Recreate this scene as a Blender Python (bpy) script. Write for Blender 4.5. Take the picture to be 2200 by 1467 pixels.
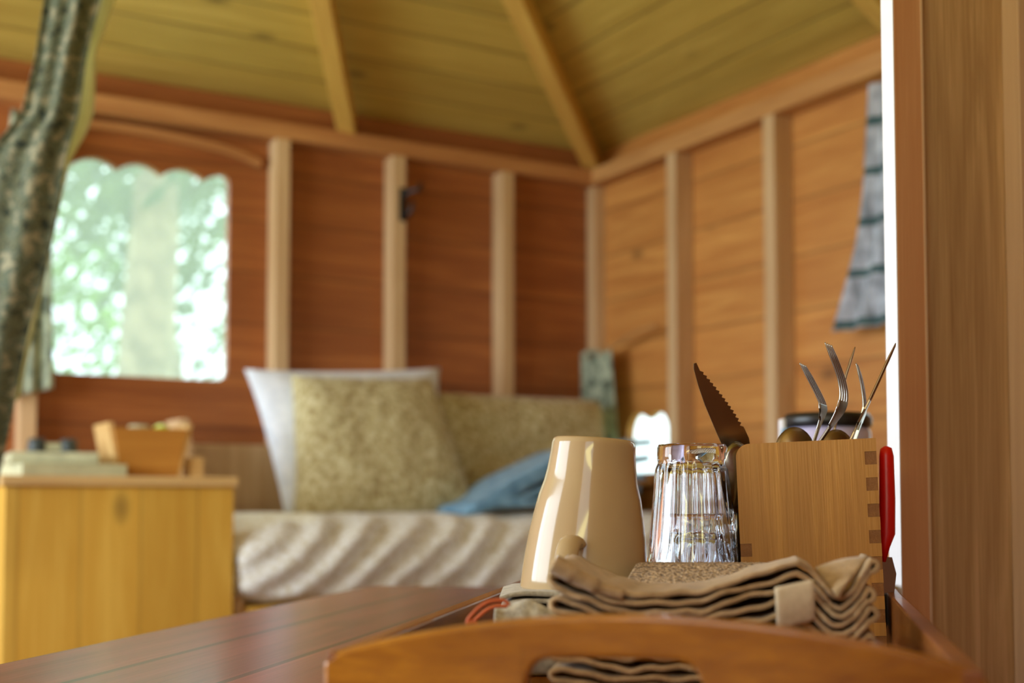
import bpy, bmesh, math, random
from mathutils import Vector, Matrix, noise
for o in list(bpy.data.objects): bpy.data.objects.remove(o)
scn = bpy.context.scene
COL = scn.collection
R = math.radians
rnd = random.Random(7)

# ------------------------------------------------------------------ camera
ZC = 0.56; PITCH = R(3.0); F = 2750.0
cd = bpy.data.cameras.new('camera'); cam = bpy.data.objects.new('camera', cd); COL.objects.link(cam)
cam.location = (0, 0, ZC); cam.rotation_euler = (R(90)+PITCH, 0, 0)
cd.sensor_width = 36; cd.lens = 36*F/2200; cd.shift_y = 198/2200
cd.clip_start = 0.02; cd.clip_end = 200
cd.dof.use_dof = True; cd.dof.focus_distance = 0.93; cd.dof.aperture_fstop = 4.9
scn.camera = cam
# ------------------------------------------------------------------ world, sun, exposure
w = bpy.data.worlds.new('sky'); scn.world = w; w.use_nodes = True
bg = w.node_tree.nodes['Background']
bg.inputs[0].default_value = (0.80, 0.90, 1.0, 1); bg.inputs[1].default_value = 2.9
sd = bpy.data.lights.new('sun', 'SUN'); sd.energy = 1.6; sd.angle = R(0.6); sd.color = (1, .93, .78)
sun = bpy.data.objects.new('sun', sd); COL.objects.link(sun)
sun.rotation_euler = (R(38), R(0), R(-150))
vs = scn.view_settings
vs.view_transform = 'Standard'; vs.look = 'None'; vs.gamma = 1; vs.use_curve_mapping = False
vs.exposure = 0.28
# daylight entering by the open left side and an added warm fill by the front, imitating lawn bounce
def day(name, p, rot, sx, sy, en, col):
    ld = bpy.data.lights.new(name, 'AREA'); ld.shape = 'RECTANGLE'; ld.size = sx; ld.size_y = sy; ld.energy = en; ld.color = col
    o = bpy.data.objects.new(name, ld); COL.objects.link(o)
    o.matrix_world = Matrix.Translation((.296, 4.4, 0)) @ Matrix.Rotation(math.atan2(-math.cos(R(60.2)), -math.sin(R(60.2))), 4, 'Z') @ Matrix.Translation(p) @ rot
    return o
day('daylight_left', (4.02, 1.35, 1.08), Matrix.Rotation(R(90), 4, 'Y'), 1.2, 2.2, 62, (.80, .91, 1))
day('warm_fill_front', (3.1, 4.02, 1.0), Matrix.Rotation(R(-90-55), 4, 'X'), .9, .6, 17, (1, .9, .28))

# ------------------------------------------------------------------ coordinates
TH = R(60.2); CX, CY = 0.296, 4.4                 # room corner seen in the photo
RROT = math.atan2(-math.cos(TH), -math.sin(TH))
ROOM = Matrix.Translation((CX, CY, 0)) @ Matrix.Rotation(RROT, 4, 'Z')   # x = along back wall, y = along right wall
def ray(px, py):
    x = (px-1100)/F; u = -(py-931.5)/F
    return Vector((x, math.cos(PITCH)-u*math.sin(PITCH), math.sin(PITCH)+u*math.cos(PITCH)))
def onY(px, py, Y):
    r = ray(px, py); r = r*(Y/r.y); return Vector((r.x, r.y, r.z+ZC))
def onb(px, py, b, axis=1):                         # point on a plane parallel to the back wall, in room coordinates
    inv = ROOM.inverted(); o = inv @ Vector((0, 0, ZC)); d = inv.to_3x3() @ ray(px, py)
    t = (b-o[axis])/d[axis]; return o+d*t
def ona(px, py, a): return onb(px, py, a, 0)

# ------------------------------------------------------------------ materials
def lin(c):
    return tuple(((v/255)/12.92 if v/255 <= .04045 else ((v/255+.055)/1.055)**2.4) for v in c)+(1,)
class NT:
    def __init__(s, name):
        s.m = bpy.data.materials.new(name); s.m.use_nodes = True
        s.t = s.m.node_tree; s.b = s.t.nodes['Principled BSDF']; s.out = s.t.nodes['Material Output']
    def n(s, typ, **kw):
        nd = s.t.nodes.new(typ)
        for k, v in kw.items():
            if isinstance(k, str) and hasattr(nd, k): setattr(nd, k, v)
        return nd
    def l(s, a, b): s.t.links.new(a, b)
    def setv(s, nd, **kw):
        for k, v in kw.items(): nd.inputs[k.replace('_', ' ')].default_value = v
    def math(s, op, a, b=None, c=None):
        nd = s.n('ShaderNodeMath', operation=op)
        for i, v in enumerate((a, b, c)):
            if v is None: continue
            if isinstance(v, (int, float)): nd.inputs[i].default_value = v
            else: s.l(v, nd.inputs[i])
        return nd.outputs[0]
    def coord(s):
        return s.n('ShaderNodeTexCoord').outputs['Object']
    def mapping(s, v, scale=(1, 1, 1), loc=(0, 0, 0)):
        mp = s.n('ShaderNodeMapping'); s.l(v, mp.inputs[0]); mp.inputs['Scale'].default_value = scale
        mp.inputs['Location'].default_value = loc; return mp.outputs[0]
    def noise(s, v, scale, detail=3, rough=.55, dist=0):
        nd = s.n('ShaderNodeTexNoise'); s.l(v, nd.inputs['Vector'])
        nd.inputs['Scale'].default_value = scale; nd.inputs['Detail'].default_value = detail
        nd.inputs['Roughness'].default_value = rough; nd.inputs['Distortion'].default_value = dist
        return nd.outputs['Fac']
    def ramp(s, f, stops):
        r = s.n('ShaderNodeValToRGB'); s.l(f, r.inputs[0]); e = r.color_ramp.elements
        while len(e) < len(stops): e.new(.5)
        for el, (p, c) in zip(e, stops): el.position = p; el.color = c if len(c) == 4 else lin(c)
        return r.outputs[0]
    def mix(s, f, a, b, mode='MIX'):
        m = s.n('ShaderNodeMix', data_type='RGBA', blend_type=mode)
        if isinstance(f, (int, float)): m.inputs[0].default_value = f
        else: s.l(f, m.inputs[0])
        for i, v in ((6, a), (7, b)):
            if isinstance(v, tuple): m.inputs[i].default_value = v
            else: s.l(v, m.inputs[i])
        return m.outputs[2]
    def bump(s, h, strength=.3, dist=.002):
        b = s.n('ShaderNodeBump'); b.inputs['Strength'].default_value = strength; b.inputs['Distance'].default_value = dist
        s.l(h, b.inputs['Height']); s.l(b.outputs[0], s.b.inputs['Normal'])

def wood(name, light, dark, grain=0, plank=None, pw=.12, rough=.45, knots=.5, scale=1.0, coat=0, vary=.25, seam=.35, off=(0, 0, 0)):
    """grain: axis the fibres run along; plank: axis across the boards (None = one board)"""
    k = NT(name); v = k.coord()
    if off != (0, 0, 0): v = k.mapping(v, loc=off)
    sep = k.n('ShaderNodeSeparateXYZ'); k.l(v, sep.inputs[0])
    vv = v; bright = None; seamf = None
    if plank is not None:
        q = k.math('DIVIDE', sep.outputs[plank], pw)
        idx = k.math('FLOOR', q); fr = k.math('FRACT', q)
        wn = k.n('ShaderNodeTexWhiteNoise', noise_dimensions='1D'); k.l(idx, wn.inputs['W'])
        cmb = k.n('ShaderNodeCombineXYZ'); k.l(k.math('MULTIPLY', wn.outputs['Value'], 7.3), cmb.inputs[grain])
        ad = k.n('ShaderNodeVectorMath', operation='ADD'); k.l(v, ad.inputs[0]); k.l(cmb.outputs[0], ad.inputs[1]); vv = ad.outputs[0]
        bright = wn.outputs['Value']
        d = k.math('MINIMUM', fr, k.math('SUBTRACT', 1, fr))
        seamf = k.math('LESS_THAN', d, .0035/pw)
    sc = [9.0*scale]*3; sc[grain] = .7*scale
    g1 = k.noise(k.mapping(vv, tuple(sc)), 2.2, 4, .6, 1.1)
    sc2 = [60*scale]*3; sc2[grain] = 1.6*scale
    g2 = k.noise(k.mapping(vv, tuple(sc2)), 3.0, 3, .6, .3)
    f = k.math('ADD', k.math('MULTIPLY', g1, .65), k.math('MULTIPLY', g2, .35))
    col = k.ramp(f, [(.30, dark), (.52, tuple((a+b)//2 for a, b in zip(light, dark))), (.68, light)])
    if knots > 0:
        sk = [3.2*scale]*3; sk[grain] = 1.7*scale
        vo = k.n('ShaderNodeTexVoronoi'); k.l(k.mapping(vv, tuple(sk)), vo.inputs['Vector']); vo.inputs['Scale'].default_value = 1.6
        kf = k.ramp(vo.outputs['Distance'], [(.04, (1, 1, 1, 1)), (.14, (0, 0, 0, 1))])
        kd = tuple(int(c*.45) for c in dark)
        col = k.mix(k.math('MULTIPLY', kf, knots), col, lin(kd))
    if bright is not None:
        hs = k.n('ShaderNodeHueSaturation'); k.l(col, hs.inputs['Color'])
        k.l(k.math('ADD', k.math('MULTIPLY', bright, vary*2), 1-vary), hs.inputs['Value']); col = hs.outputs[0]
        col = k.mix(k.math('MULTIPLY', seamf, 1-seam), col, lin(tuple(int(c*.25) for c in dark)))
    k.l(col, k.b.inputs['Base Color'])
    k.b.inputs['Roughness'].default_value = rough
    if coat: k.b.inputs['Coat Weight'].default_value = coat; k.b.inputs['Coat Roughness'].default_value = .12 if coat < 1 else .24
    h = g2
    if seamf is not None: h = k.math('SUBTRACT', g2, k.math('MULTIPLY', seamf, 2.0))
    k.bump(h, .25, .0015)
    return k.m

def cloth(name, stops, scale=60, rough=.9, bumps=400, bstr=.4, trans=0, detail=2, sheen=.2, bd=.001):
    k = NT(name); v = k.coord()
    f = k.noise(v, scale, detail, .6)
    col = k.ramp(f, stops); k.l(col, k.b.inputs['Base Color'])
    k.b.inputs['Roughness'].default_value = rough; k.b.inputs['Sheen Weight'].default_value = sheen
    k.bump(k.noise(v, bumps, 2, .6), bstr, bd)
    if trans:
        tr = k.n('ShaderNodeBsdfTranslucent'); k.l(col, tr.inputs[0])
        mx = k.n('ShaderNodeMixShader'); mx.inputs[0].default_value = trans
        k.l(k.b.outputs[0], mx.inputs[1]); k.l(tr.outputs[0], mx.inputs[2]); k.l(mx.outputs[0], k.out.inputs[0])
    return k.m
def plain(name, c, rough=.5, metal=0, spec=.5, coat=0, nz=.06):
    k = NT(name); v = k.coord(); f = k.noise(v, 25, 2)
    a = tuple(max(0, min(255, int(x*(1-nz)))) for x in c); b = tuple(min(255, int(x*(1+nz))) for x in c)
    k.l(k.ramp(f, [(.3, a), (.7, b)]), k.b.inputs['Base Color'])
    k.b.inputs['Roughness'].default_value = rough; k.b.inputs['Metallic'].default_value = metal
    k.b.inputs['Specular IOR Level'].default_value = spec; k.b.inputs['Coat Weight'].default_value = coat
    k.b.inputs['Coat Roughness'].default_value = .05
    return k.m

M = {}
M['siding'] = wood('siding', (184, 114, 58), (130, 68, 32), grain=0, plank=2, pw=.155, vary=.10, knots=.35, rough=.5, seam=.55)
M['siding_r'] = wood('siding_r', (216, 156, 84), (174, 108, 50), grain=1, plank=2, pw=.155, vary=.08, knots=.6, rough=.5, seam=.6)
M['stud'] = wood('stud', (222, 190, 148), (188, 148, 104), grain=2, rough=.6, knots=.2)
M['beam_a'] = wood('beam_a', (206, 150, 92), (164, 104, 56), grain=0, rough=.6, knots=.3)
M['beam_b'] = wood('beam_b', (214, 162, 100), (172, 116, 62), grain=1, rough=.6, knots=.3)
M['rafter'] = wood('rafter', (232, 194, 100), (200, 152, 70), grain=0, rough=.6, knots=.2)
M['ceil_x'] = wood('ceil_x', (216, 190, 100), (176, 146, 64), grain=0, plank=1, pw=.15, vary=.08, knots=.6, rough=.6, seam=.4)
M['ceil_y'] = wood('ceil_y', (216, 190, 100), (176, 146, 64), grain=1, plank=0, pw=.15, vary=.08, knots=.6, rough=.6, seam=.4)
M['floor'] = wood('floor', (150, 100, 60), (96, 60, 34), grain=0, plank=1, pw=.14)
M['post'] = wood('post', (222, 190, 144), (168, 134, 92), grain=2, rough=.75, knots=1, scale=1.6)
M['post_orange'] = wood('post_orange', (226, 180, 136), (206, 150, 106), grain=2, rough=.6, knots=.3)
M['post_pale'] = wood('post_pale', (232, 206, 178), (206, 176, 146), grain=2, rough=.6, knots=.1)
M['table'] = wood('table', (168, 88, 86), (112, 54, 56), grain=1, plank=0, pw=.105, vary=.16, knots=.3, rough=.38, coat=1, seam=.2)
M['tray'] = wood('tray', (212, 146, 34), (138, 80, 8), grain=0, rough=.35, knots=.25, scale=1.2, coat=.3)
M['tray_side'] = wood('tray_side', (176, 112, 52), (120, 68, 28), grain=1, rough=.4, knots=.2, scale=1.2, coat=.3)
M['box'] = wood('box', (208, 154, 74), (170, 118, 48), grain=2, plank=0, pw=.031, vary=.05, knots=0, rough=.5, scale=2.4, seam=1)
M['endgrain'] = wood('endgrain', (160, 108, 50), (124, 78, 32), grain=1, knots=0, rough=.6, scale=4)
M['pine'] = wood('pine', (232, 188, 84), (206, 152, 50), grain=2, plank=0, pw=.128, vary=.06, knots=.8, rough=.5, seam=.8, off=(.045, 0, 0))
M['pine_top'] = wood('pine_top', (232, 200, 140), (206, 160, 96), grain=0, rough=.45, knots=.3)
M['crate'] = wood('crate', (206, 146, 60), (170, 108, 34), grain=0, rough=.55, knots=.1)
M['ceramic'] = plain('ceramic', (186, 162, 124), .12, spec=.35, coat=.2, nz=.02)
M['steel'] = plain('steel', (150, 146, 140), .22, 1, nz=.03)
M['steel_dark'] = plain('steel_dark', (150, 130, 104), .30, 1, nz=.05)
M['black'] = plain('black', (22, 22, 24), .35)
M['red'] = plain('red', (226, 20, 8), .35, nz=.03)
M['lilac'] = plain('lilac', (186, 180, 214), .3)
M['blue'] = plain('blue', (110, 150, 180), .3)
M['plain_white'] = plain('plain_white', (236, 236, 240), .5, nz=.02)
M['lemon'] = plain('lemon', (190, 205, 30), .4)
M['ivory'] = plain('ivory', (196, 196, 160), .6)
M['slate'] = plain('slate', (60, 68, 66), .5)
M['orange'] = plain('orange', (204, 96, 44), .6)
M['tag'] = cloth('tag', [(.3, (200, 184, 152)), (.7, (214, 198, 168))], 300, bumps=900, bstr=.3)
M['linen'] = cloth('linen', [(.3, (168, 142, 104)), (.7, (200, 172, 132))], 120, bumps=700, bstr=.7)
M['terry'] = cloth('terry', [(.38, (110, 86, 58)), (.5, (186, 156, 118)), (.62, (216, 190, 152))], 420, bumps=420, bstr=1, detail=1, bd=.003)
M['grey_linen'] = cloth('grey_linen', [(.3, (150, 142, 126)), (.7, (190, 182, 162))], 200, bumps=700, bstr=.6)
M['cover'] = cloth('cover', [(.32, (186, 170, 136)), (.44, (218, 214, 200)), (.56, (234, 234, 232))], 75, bumps=200, detail=3)
M['speckle'] = cloth('speckle', [(.34, (146, 126, 80)), (.50, (184, 170, 122)), (.66, (212, 204, 166))], 60, bumps=200, detail=3)
M['white_cotton'] = cloth('white_cotton', [(.3, (206, 212, 224)), (.7, (232, 236, 244))], 30, bumps=200)
M['towel'] = cloth('towel', [(.3, (80, 128, 164)), (.7, (138, 182, 212))], 25, bumps=500, bstr=.8)
M['camo'] = cloth('camo', [(.36, (44, 54, 42)), (.45, (116, 116, 86)), (.53, (78, 92, 76)), (.62, (160, 152, 122))], 42, bumps=300, trans=.3, detail=3)
M['sheer'] = cloth('sheer', [(.3, (206, 208, 150)), (.7, (228, 230, 180))], 12, bumps=300, trans=.65)
M['grey_print'] = cloth('grey_print', [(.36, (84, 96, 84)), (.45, (170, 180, 156)), (.6, (208, 216, 192))], 26, bumps=300, trans=.4, detail=3)
def plaid():
    k = NT('plaid'); v = k.coord(); sep = k.n('ShaderNodeSeparateXYZ'); k.l(v, sep.inputs[0])
    z = k.math('FRACT', k.math('DIVIDE', sep.outputs[2], .125)); zb = k.math('LESS_THAN', z, .16)
    f = k.noise(v, 24, 2); c0 = k.ramp(f, [(.35, (172, 178, 190)), (.65, (222, 226, 238))])
    col = k.mix(k.math('MULTIPLY', zb, .85), c0, lin((28, 92, 92)))
    y = k.math('FRACT', k.math('DIVIDE', sep.outputs[1], .05)); yb = k.math('LESS_THAN', y, .3)
    col = k.mix(k.math('MULTIPLY', yb, .3), col, lin((90, 98, 108)))
    k.l(col, k.b.inputs['Base Color']); k.b.inputs['Roughness'].default_value = .9
    tr = k.n('ShaderNodeBsdfTranslucent'); k.l(col, tr.inputs[0]); mx = k.n('ShaderNodeMixShader'); mx.inputs[0].default_value = .35
    k.l(k.b.outputs[0], mx.inputs[1]); k.l(tr.outputs[0], mx.inputs[2]); k.l(mx.outputs[0], k.out.inputs[0])
    return k.m
M['plaid'] = plaid()
def glass_mat():
    k = NT('drinking_glass'); k.setv(k.b, Roughness=0.0, IOR=1.5); k.b.inputs['Transmission Weight'].default_value = 1
    k.b.inputs['Base Color'].default_value = (.93, .96, 1, 1); return k.m
M['glass'] = glass_mat()
def pane_mat():
    k = NT('window_film'); t = k.n('ShaderNodeBsdfTransparent'); t.inputs[0].default_value = (.9, .95, .93, 1)
    d = k.n('ShaderNodeBsdfTranslucent'); d.inputs[0].default_value = (.74, .84, .78, 1)
    g = k.n('ShaderNodeBsdfGlossy'); g.inputs['Roughness'].default_value = .05
    m1 = k.n('ShaderNodeMixShader'); m1.inputs[0].default_value = .16; k.l(t.outputs[0], m1.inputs[1]); k.l(d.outputs[0], m1.inputs[2])
    m2 = k.n('ShaderNodeMixShader'); m2.inputs[0].default_value = .03; k.l(m1.outputs[0], m2.inputs[1]); k.l(g.outputs[0], m2.inputs[2])
    k.l(m2.outputs[0], k.out.inputs[0]); return k.m
M['pane'] = pane_mat()
def leaf_mat(name, a, b):
    k = NT(name); v = k.coord(); col = k.ramp(k.noise(v, 3, 3), [(.35, a), (.65, b)])
    d = k.n('ShaderNodeBsdfDiffuse'); t = k.n('ShaderNodeBsdfTranslucent'); k.l(col, d.inputs[0]); k.l(col, t.inputs[0])
    m = k.n('ShaderNodeMixShader'); m.inputs[0].default_value = .5; k.l(d.outputs[0], m.inputs[1]); k.l(t.outputs[0], m.inputs[2])
    k.l(m.outputs[0], k.out.inputs[0]); return k.m
M['leaf_a'] = leaf_mat('leaf_a', (84, 120, 44), (130, 170, 74))
M['leaf_b'] = leaf_mat('leaf_b', (66, 92, 60), (112, 134, 88))
M['bark'] = cloth('bark', [(.35, (120, 104, 84)), (.65, (170, 150, 124))], 8, bumps=40, bstr=1)
M['grass'] = cloth('grass', [(.35, (120, 140, 40)), (.65, (176, 186, 70))], 4, bumps=60)

# ------------------------------------------------------------------ mesh helpers
class MB:
    def __init__(s): s.v = []; s.f = []; s.mi = []; s.cur = 0
    def add(s, vs, fs):
        o = len(s.v); s.v += [tuple(v) for v in vs]
        for f in fs: s.f.append(tuple(i+o for i in f)); s.mi.append(s.cur)
        return s
    def box(s, x0, x1, y0, y1, z0, z1):
        return s.add([(x0,y0,z0),(x1,y0,z0),(x1,y1,z0),(x0,y1,z0),(x0,y0,z1),(x1,y0,z1),(x1,y1,z1),(x0,y1,z1)],
                     [(3,2,1,0),(4,5,6,7),(0,1,5,4),(1,2,6,5),(2,3,7,6),(3,0,4,7)])
    def bar(s, p, q, wd, ht, up=(0,0,1)):
        p = Vector(p); q = Vector(q); d = (q-p).normalized(); sx = d.cross(Vector(up)).normalized(); u = sx.cross(d).normalized()
        vs = [c+sx*a*wd/2+u*b*ht/2 for c in (p, q) for a, b in ((-1,-1),(1,-1),(1,1),(-1,1))]
        return s.add(vs, [(0,1,2,3),(7,6,5,4),(0,4,5,1),(1,5,6,2),(2,6,7,3),(3,7,4,0)])
    def prism(s, poly, y0, y1, ax=1):
        """poly: list of (x,z) extruded along y"""
        n = len(poly)
        def P(a, b, y): return {1: (a, y, b), 0: (y, a, b), 2: (a, b, y)}[ax]
        vs = [P(a, b, y0) for a, b in poly]+[P(a, b, y1) for a, b in poly]
        return s.add(vs, [tuple(range(n)), tuple(range(2*n-1, n-1, -1))]+[((i+1) % n, i, n+i, n+(i+1) % n) for i in range(n)])
    def tube(s, pts, r, n=10, cap=True):
        pts = [Vector(p) for p in pts]; rs = r if isinstance(r, (list, tuple)) else [r]*len(pts)
        vs = []; fs = []; pu = None
        for i, p in enumerate(pts):
            d = (pts[min(i+1, len(pts)-1)]-pts[max(i-1, 0)]).normalized()
            if pu is None: pu = Vector((0, 0, 1)) if abs(d.z) < .9 else Vector((1, 0, 0))
            u = (pu-d*pu.dot(d)).normalized(); pu = u; v = d.cross(u)
            rr = rs[i]; ra, rb = rr if isinstance(rr, tuple) else (rr, rr)
            for k in range(n):
                a = 2*math.pi*k/n; vs.append(p+u*math.cos(a)*ra+v*math.sin(a)*rb)
        for i in range(len(pts)-1):
            for k in range(n):
                a = i*n+k; b = i*n+(k+1) % n; fs.append((a, b, b+n, a+n))
        if cap: fs.append(tuple(range(n-1, -1, -1))); fs.append(tuple(range(len(vs)-n, len(vs))))
        return s.add(vs, fs)
    def lathe(s, prof, n=48, flute=None):
        """prof: (r, z) list ; flute(r,z,a)->r"""
        vs = []; fs = []
        for r, z in prof:
            for k in range(n):
                a = 2*math.pi*k/n; rr = flute(r, z, a) if flute else r
                vs.append((rr*math.cos(a), rr*math.sin(a), z))
        for i in range(len(prof)-1):
            for k in range(n):
                a = i*n+k; b = i*n+(k+1) % n; fs.append((a, b, b+n, a+n))
        return s.add(vs, fs)
    def grid(s, nu, nv, fn):
        vs = [fn(i/nu, j/nv) for j in range(nv+1) for i in range(nu+1)]
        return s.add(vs, [(j*(nu+1)+i, j*(nu+1)+i+1, (j+1)*(nu+1)+i+1, (j+1)*(nu+1)+i) for j in range(nv) for i in range(nu)])
    def build(s, name, mats, parent=None, mw=None, smooth=False, bevel=0, solid=0, sub=0, seg=2, soff=0, weld=False, recalc=True):
        me = bpy.data.meshes.new(name); me.from_pydata(s.v, [], s.f)
        mats = mats if isinstance(mats, (list, tuple)) else [mats]
        for m in mats: me.materials.append(M[m] if isinstance(m, str) else m)
        for p, i in zip(me.polygons, s.mi): p.material_index = i; p.use_smooth = smooth
        if weld or recalc:
            b = bmesh.new(); b.from_mesh(me)
            if weld: bmesh.ops.remove_doubles(b, verts=b.verts, dist=1e-5)
            bmesh.ops.recalc_face_normals(b, faces=b.faces); b.to_mesh(me); b.free()
        o = bpy.data.objects.new(name, me); COL.objects.link(o)
        if parent: o.parent = parent
        if mw is not None: o.matrix_world = mw
        if solid: md = o.modifiers.new('solid', 'SOLIDIFY'); md.thickness = solid; md.offset = soff
        if bevel: md = o.modifiers.new('bevel', 'BEVEL'); md.width = bevel; md.segments = seg; md.limit_method = 'ANGLE'; md.angle_limit = R(40)
        if sub: md = o.modifiers.new('sub', 'SUBSURF'); md.levels = sub; md.render_levels = sub
        return o
def tag(o, label, cat, group=None, kind=None):
    o['label'] = label; o['category'] = cat
    if group: o['group'] = group
    if kind: o['kind'] = kind
    return o
def struct(o, label=None):
    o['kind'] = 'structure'
    if label: o['label'] = label
    return o
def thing(name, label, cat, mw, group=None):
    e = bpy.data.objects.new(name, None); COL.objects.link(e); e.empty_display_size = .05
    e.matrix_world = mw if isinstance(mw, Matrix) else Matrix.Translation(mw)
    return tag(e, label, cat, group)
def at(p, rz=0, rx=0, ry=0):
    return Matrix.Translation(p) @ Matrix.Rotation(rz, 4, 'Z') @ Matrix.Rotation(ry, 4, 'Y') @ Matrix.Rotation(rx, 4, 'X')
def interp(pts, x):
    if x <= pts[0][0]: return pts[0][1]
    for (a, b), (c, d) in zip(pts, pts[1:]):
        if x <= c:
            t = (x-a)/(c-a); t = t*t*(3-2*t) if False else t
            return b+(d-b)*t
    return pts[-1][1]
def catmull(pts, n=8):
    P = [Vector(p) for p in pts]; P = [P[0]*2-P[1]]+P+[P[-1]*2-P[-2]]; out = []
    for i in range(1, len(P)-2):
        for k in range(n):
            t = k/n; a, b, c, d = P[i-1], P[i], P[i+1], P[i+2]
            out.append(.5*((2*b)+(c-a)*t+(2*a-5*b+4*c-d)*t*t+(3*b-a-3*c+d)*t**3))
    out.append(P[-2]); return out

# ------------------------------------------------------------------ the room
SIZE = 4.04; EZ = 1.765; APZ = 2.26; TK = .03
def wall_mesh(length, h, ops, flip, step=.006):
    """wall along u, thickness outwards (negative w). flip: False -> u is room x, True -> u is room y"""
    b = MB()
    def P(u, w_, z): return (w_, u, z) if flip else (u, w_, z)
    us = {0, length}
    for u0, u1, fb, ft in ops:
        n = int((u1-u0)/step)
        for i in range(n+1): us.add(u0+(u1-u0)*i/n)
    us = sorted(us)
    for a, c in zip(us, us[1:]):
        mid = (a+c)/2; op = next((o for o in ops if o[0] <= mid <= o[1]), None)
        if not op:
            b.add([P(a,0,0),P(c,0,0),P(c,0,h),P(a,0,h),P(a,-TK,0),P(c,-TK,0),P(c,-TK,h),P(a,-TK,h)], [(0,1,2,3),(7,6,5,4)]); continue
        za, zc = op[2](a), op[2](c); ta, tc = op[3](a), op[3](c)
        b.add([P(a,0,0),P(c,0,0),P(c,0,zc),P(a,0,za),P(a,-TK,0),P(c,-TK,0),P(c,-TK,zc),P(a,-TK,za)], [(0,1,2,3),(7,6,5,4),(3,2,6,7)])
        b.add([P(a,0,ta),P(c,0,tc),P(c,0,h),P(a,0,h),P(a,-TK,ta),P(c,-TK,tc),P(c,-TK,h),P(a,-TK,h)], [(0,1,2,3),(7,6,5,4),(1,0,4,5)])
    for u0, u1, fb, ft in ops:
        for u in (u0, u1): b.add([P(u,0,fb(u)),P(u,0,ft(u)),P(u,-TK,ft(u)),P(u,-TK,fb(u))], [(0,1,2,3)])
    b.add([P(0,0,h),P(length,0,h),P(length,-TK,h),P(0,-TK,h)], [(0,1,2,3)])
    return b
def rounded_bottom(u0, u1, z0, r=.03):
    def f(u):
        d = min(u-u0, u1-u)
        return z0+(r-math.sqrt(max(0, r*r-(r-d)**2)) if d < r else 0)
    return f
def scallop(u0, u1, z1, per=.125, amp=.026, r=.025, ph=0):
    def f(u):
        t = ((u-u0+ph) % per)/per; z = z1-amp+amp*math.sin(math.pi*t)**.8
        d = min(u-u0, u1-u)
        return z-(r-math.sqrt(max(0, r*r-(r-d)**2)) if d < r else 0)
    return f
W1 = (1.306, 1.806, .912, 1.525); W2 = (.175, .405, .652, .845); W3 = (1.33, 1.95, .55, 1.52)
ops_a = [(W1[0], W1[1], rounded_bottom(W1[0], W1[1], W1[2]), scallop(W1[0], W1[1], W1[3], ph=.05))]
ops_b = [(W2[0], W2[1], rounded_bottom(W2[0], W2[1], W2[2], .01), scallop(W2[0], W2[1], W2[3], per=.115, amp=.02, r=.05)),
         (W3[0], W3[1], rounded_bottom(W3[0], W3[1], W3[2]), scallop(W3[0], W3[1], W3[3]))]
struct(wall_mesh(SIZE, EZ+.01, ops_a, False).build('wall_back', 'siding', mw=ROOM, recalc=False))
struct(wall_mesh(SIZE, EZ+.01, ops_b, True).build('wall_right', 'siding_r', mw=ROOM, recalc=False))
# the two sides behind the camera are unseen, their openings sized to shape the daylight: knee wall, head and posts
b = MB(); b.box(SIZE, SIZE+TK, 0, SIZE, 0, .45); b.box(SIZE, SIZE+TK, 0, SIZE, 1.70, EZ+.01)
b.box(SIZE, SIZE+TK, 2.5, SIZE, .45, 1.70)
for y in (0, 1.25): b.box(SIZE, SIZE+TK, y, y+.06, .45, 1.70)
struct(b.build('unseen_wall_left', 'siding_r', mw=ROOM))
b = MB(); b.box(0, SIZE, SIZE, SIZE+TK, 1.70, EZ+.01); b.box(0, 2.65, SIZE, SIZE+TK, 0, 1.70); b.box(3.55, SIZE, SIZE, SIZE+TK, 0, 1.70); b.box(2.65, 3.55, SIZE, SIZE+TK, 0, .75)
struct(b.build('unseen_wall_front', 'siding', mw=ROOM))
b = MB(); b.box(-TK, SIZE+TK, -TK, SIZE+TK, -.05, 0); struct(b.build('floor', 'floor', mw=ROOM))
# pyramid ceiling: four boarded slopes
H = SIZE/2; ap = (H, H, APZ); e = .0
cs = [(0, 0, EZ), (SIZE, 0, EZ), (SIZE, SIZE, EZ), (0, SIZE, EZ)]
b = MB()
up = lambda p: (p[0], p[1], p[2]+.03)
for i in range(4):
    b.cur = i % 2
    p, q = cs[i], cs[(i+1) % 4]
    b.add([p, q, ap, up(p), up(q), up(ap)], [(0, 1, 2), (5, 4, 3), (0, 3, 4, 1)])
struct(b.build('ceiling', ['ceil_x', 'ceil_y'], mw=ROOM, recalc=False))
tn = [0]
def trim(bm, mat, label, **kw):
    tn[0] += 1; return struct(bm.build('trim_%d' % tn[0], mat, mw=kw.pop('mw', ROOM), **kw), label)
PZ0, PZ1, PD = 1.637, 1.687, .07
trim(MB().box(.0, SIZE, 0, PD, PZ0, PZ1), 'beam_a', 'horizontal wall plate along the back wall above the studs', bevel=.003)
trim(MB().box(0, PD, PD, SIZE, PZ0, PZ1), 'beam_b', 'horizontal wall plate along the right wall above the studs', bevel=.003)
trim(MB().box(0, .045, 0, .05, 0, PZ0), 'stud', 'corner post where the back and right walls meet', bevel=.003)
for x, lb in ((1.165, 'stud of the back wall right beside the window'), (.785, 'stud of the back wall carrying the black hook'), (.395, 'stud of the back wall nearest the corner'), (1.87, 'stud of the back wall left of the window')):
    trim(MB().box(x-.0225, x+.0225, 0, PD, 0, PZ0), 'stud', lb, bevel=.003)
for y, lb in ((.515, 'stud of the right wall nearest the corner'), (.965, 'stud of the right wall left of the plaid curtain'), (2.0, 'stud of the right wall behind the doorway post')):
    trim(MB().box(0, PD, y-.0225, y+.0225, 0, PZ0), 'stud', lb, bevel=.003)
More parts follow.
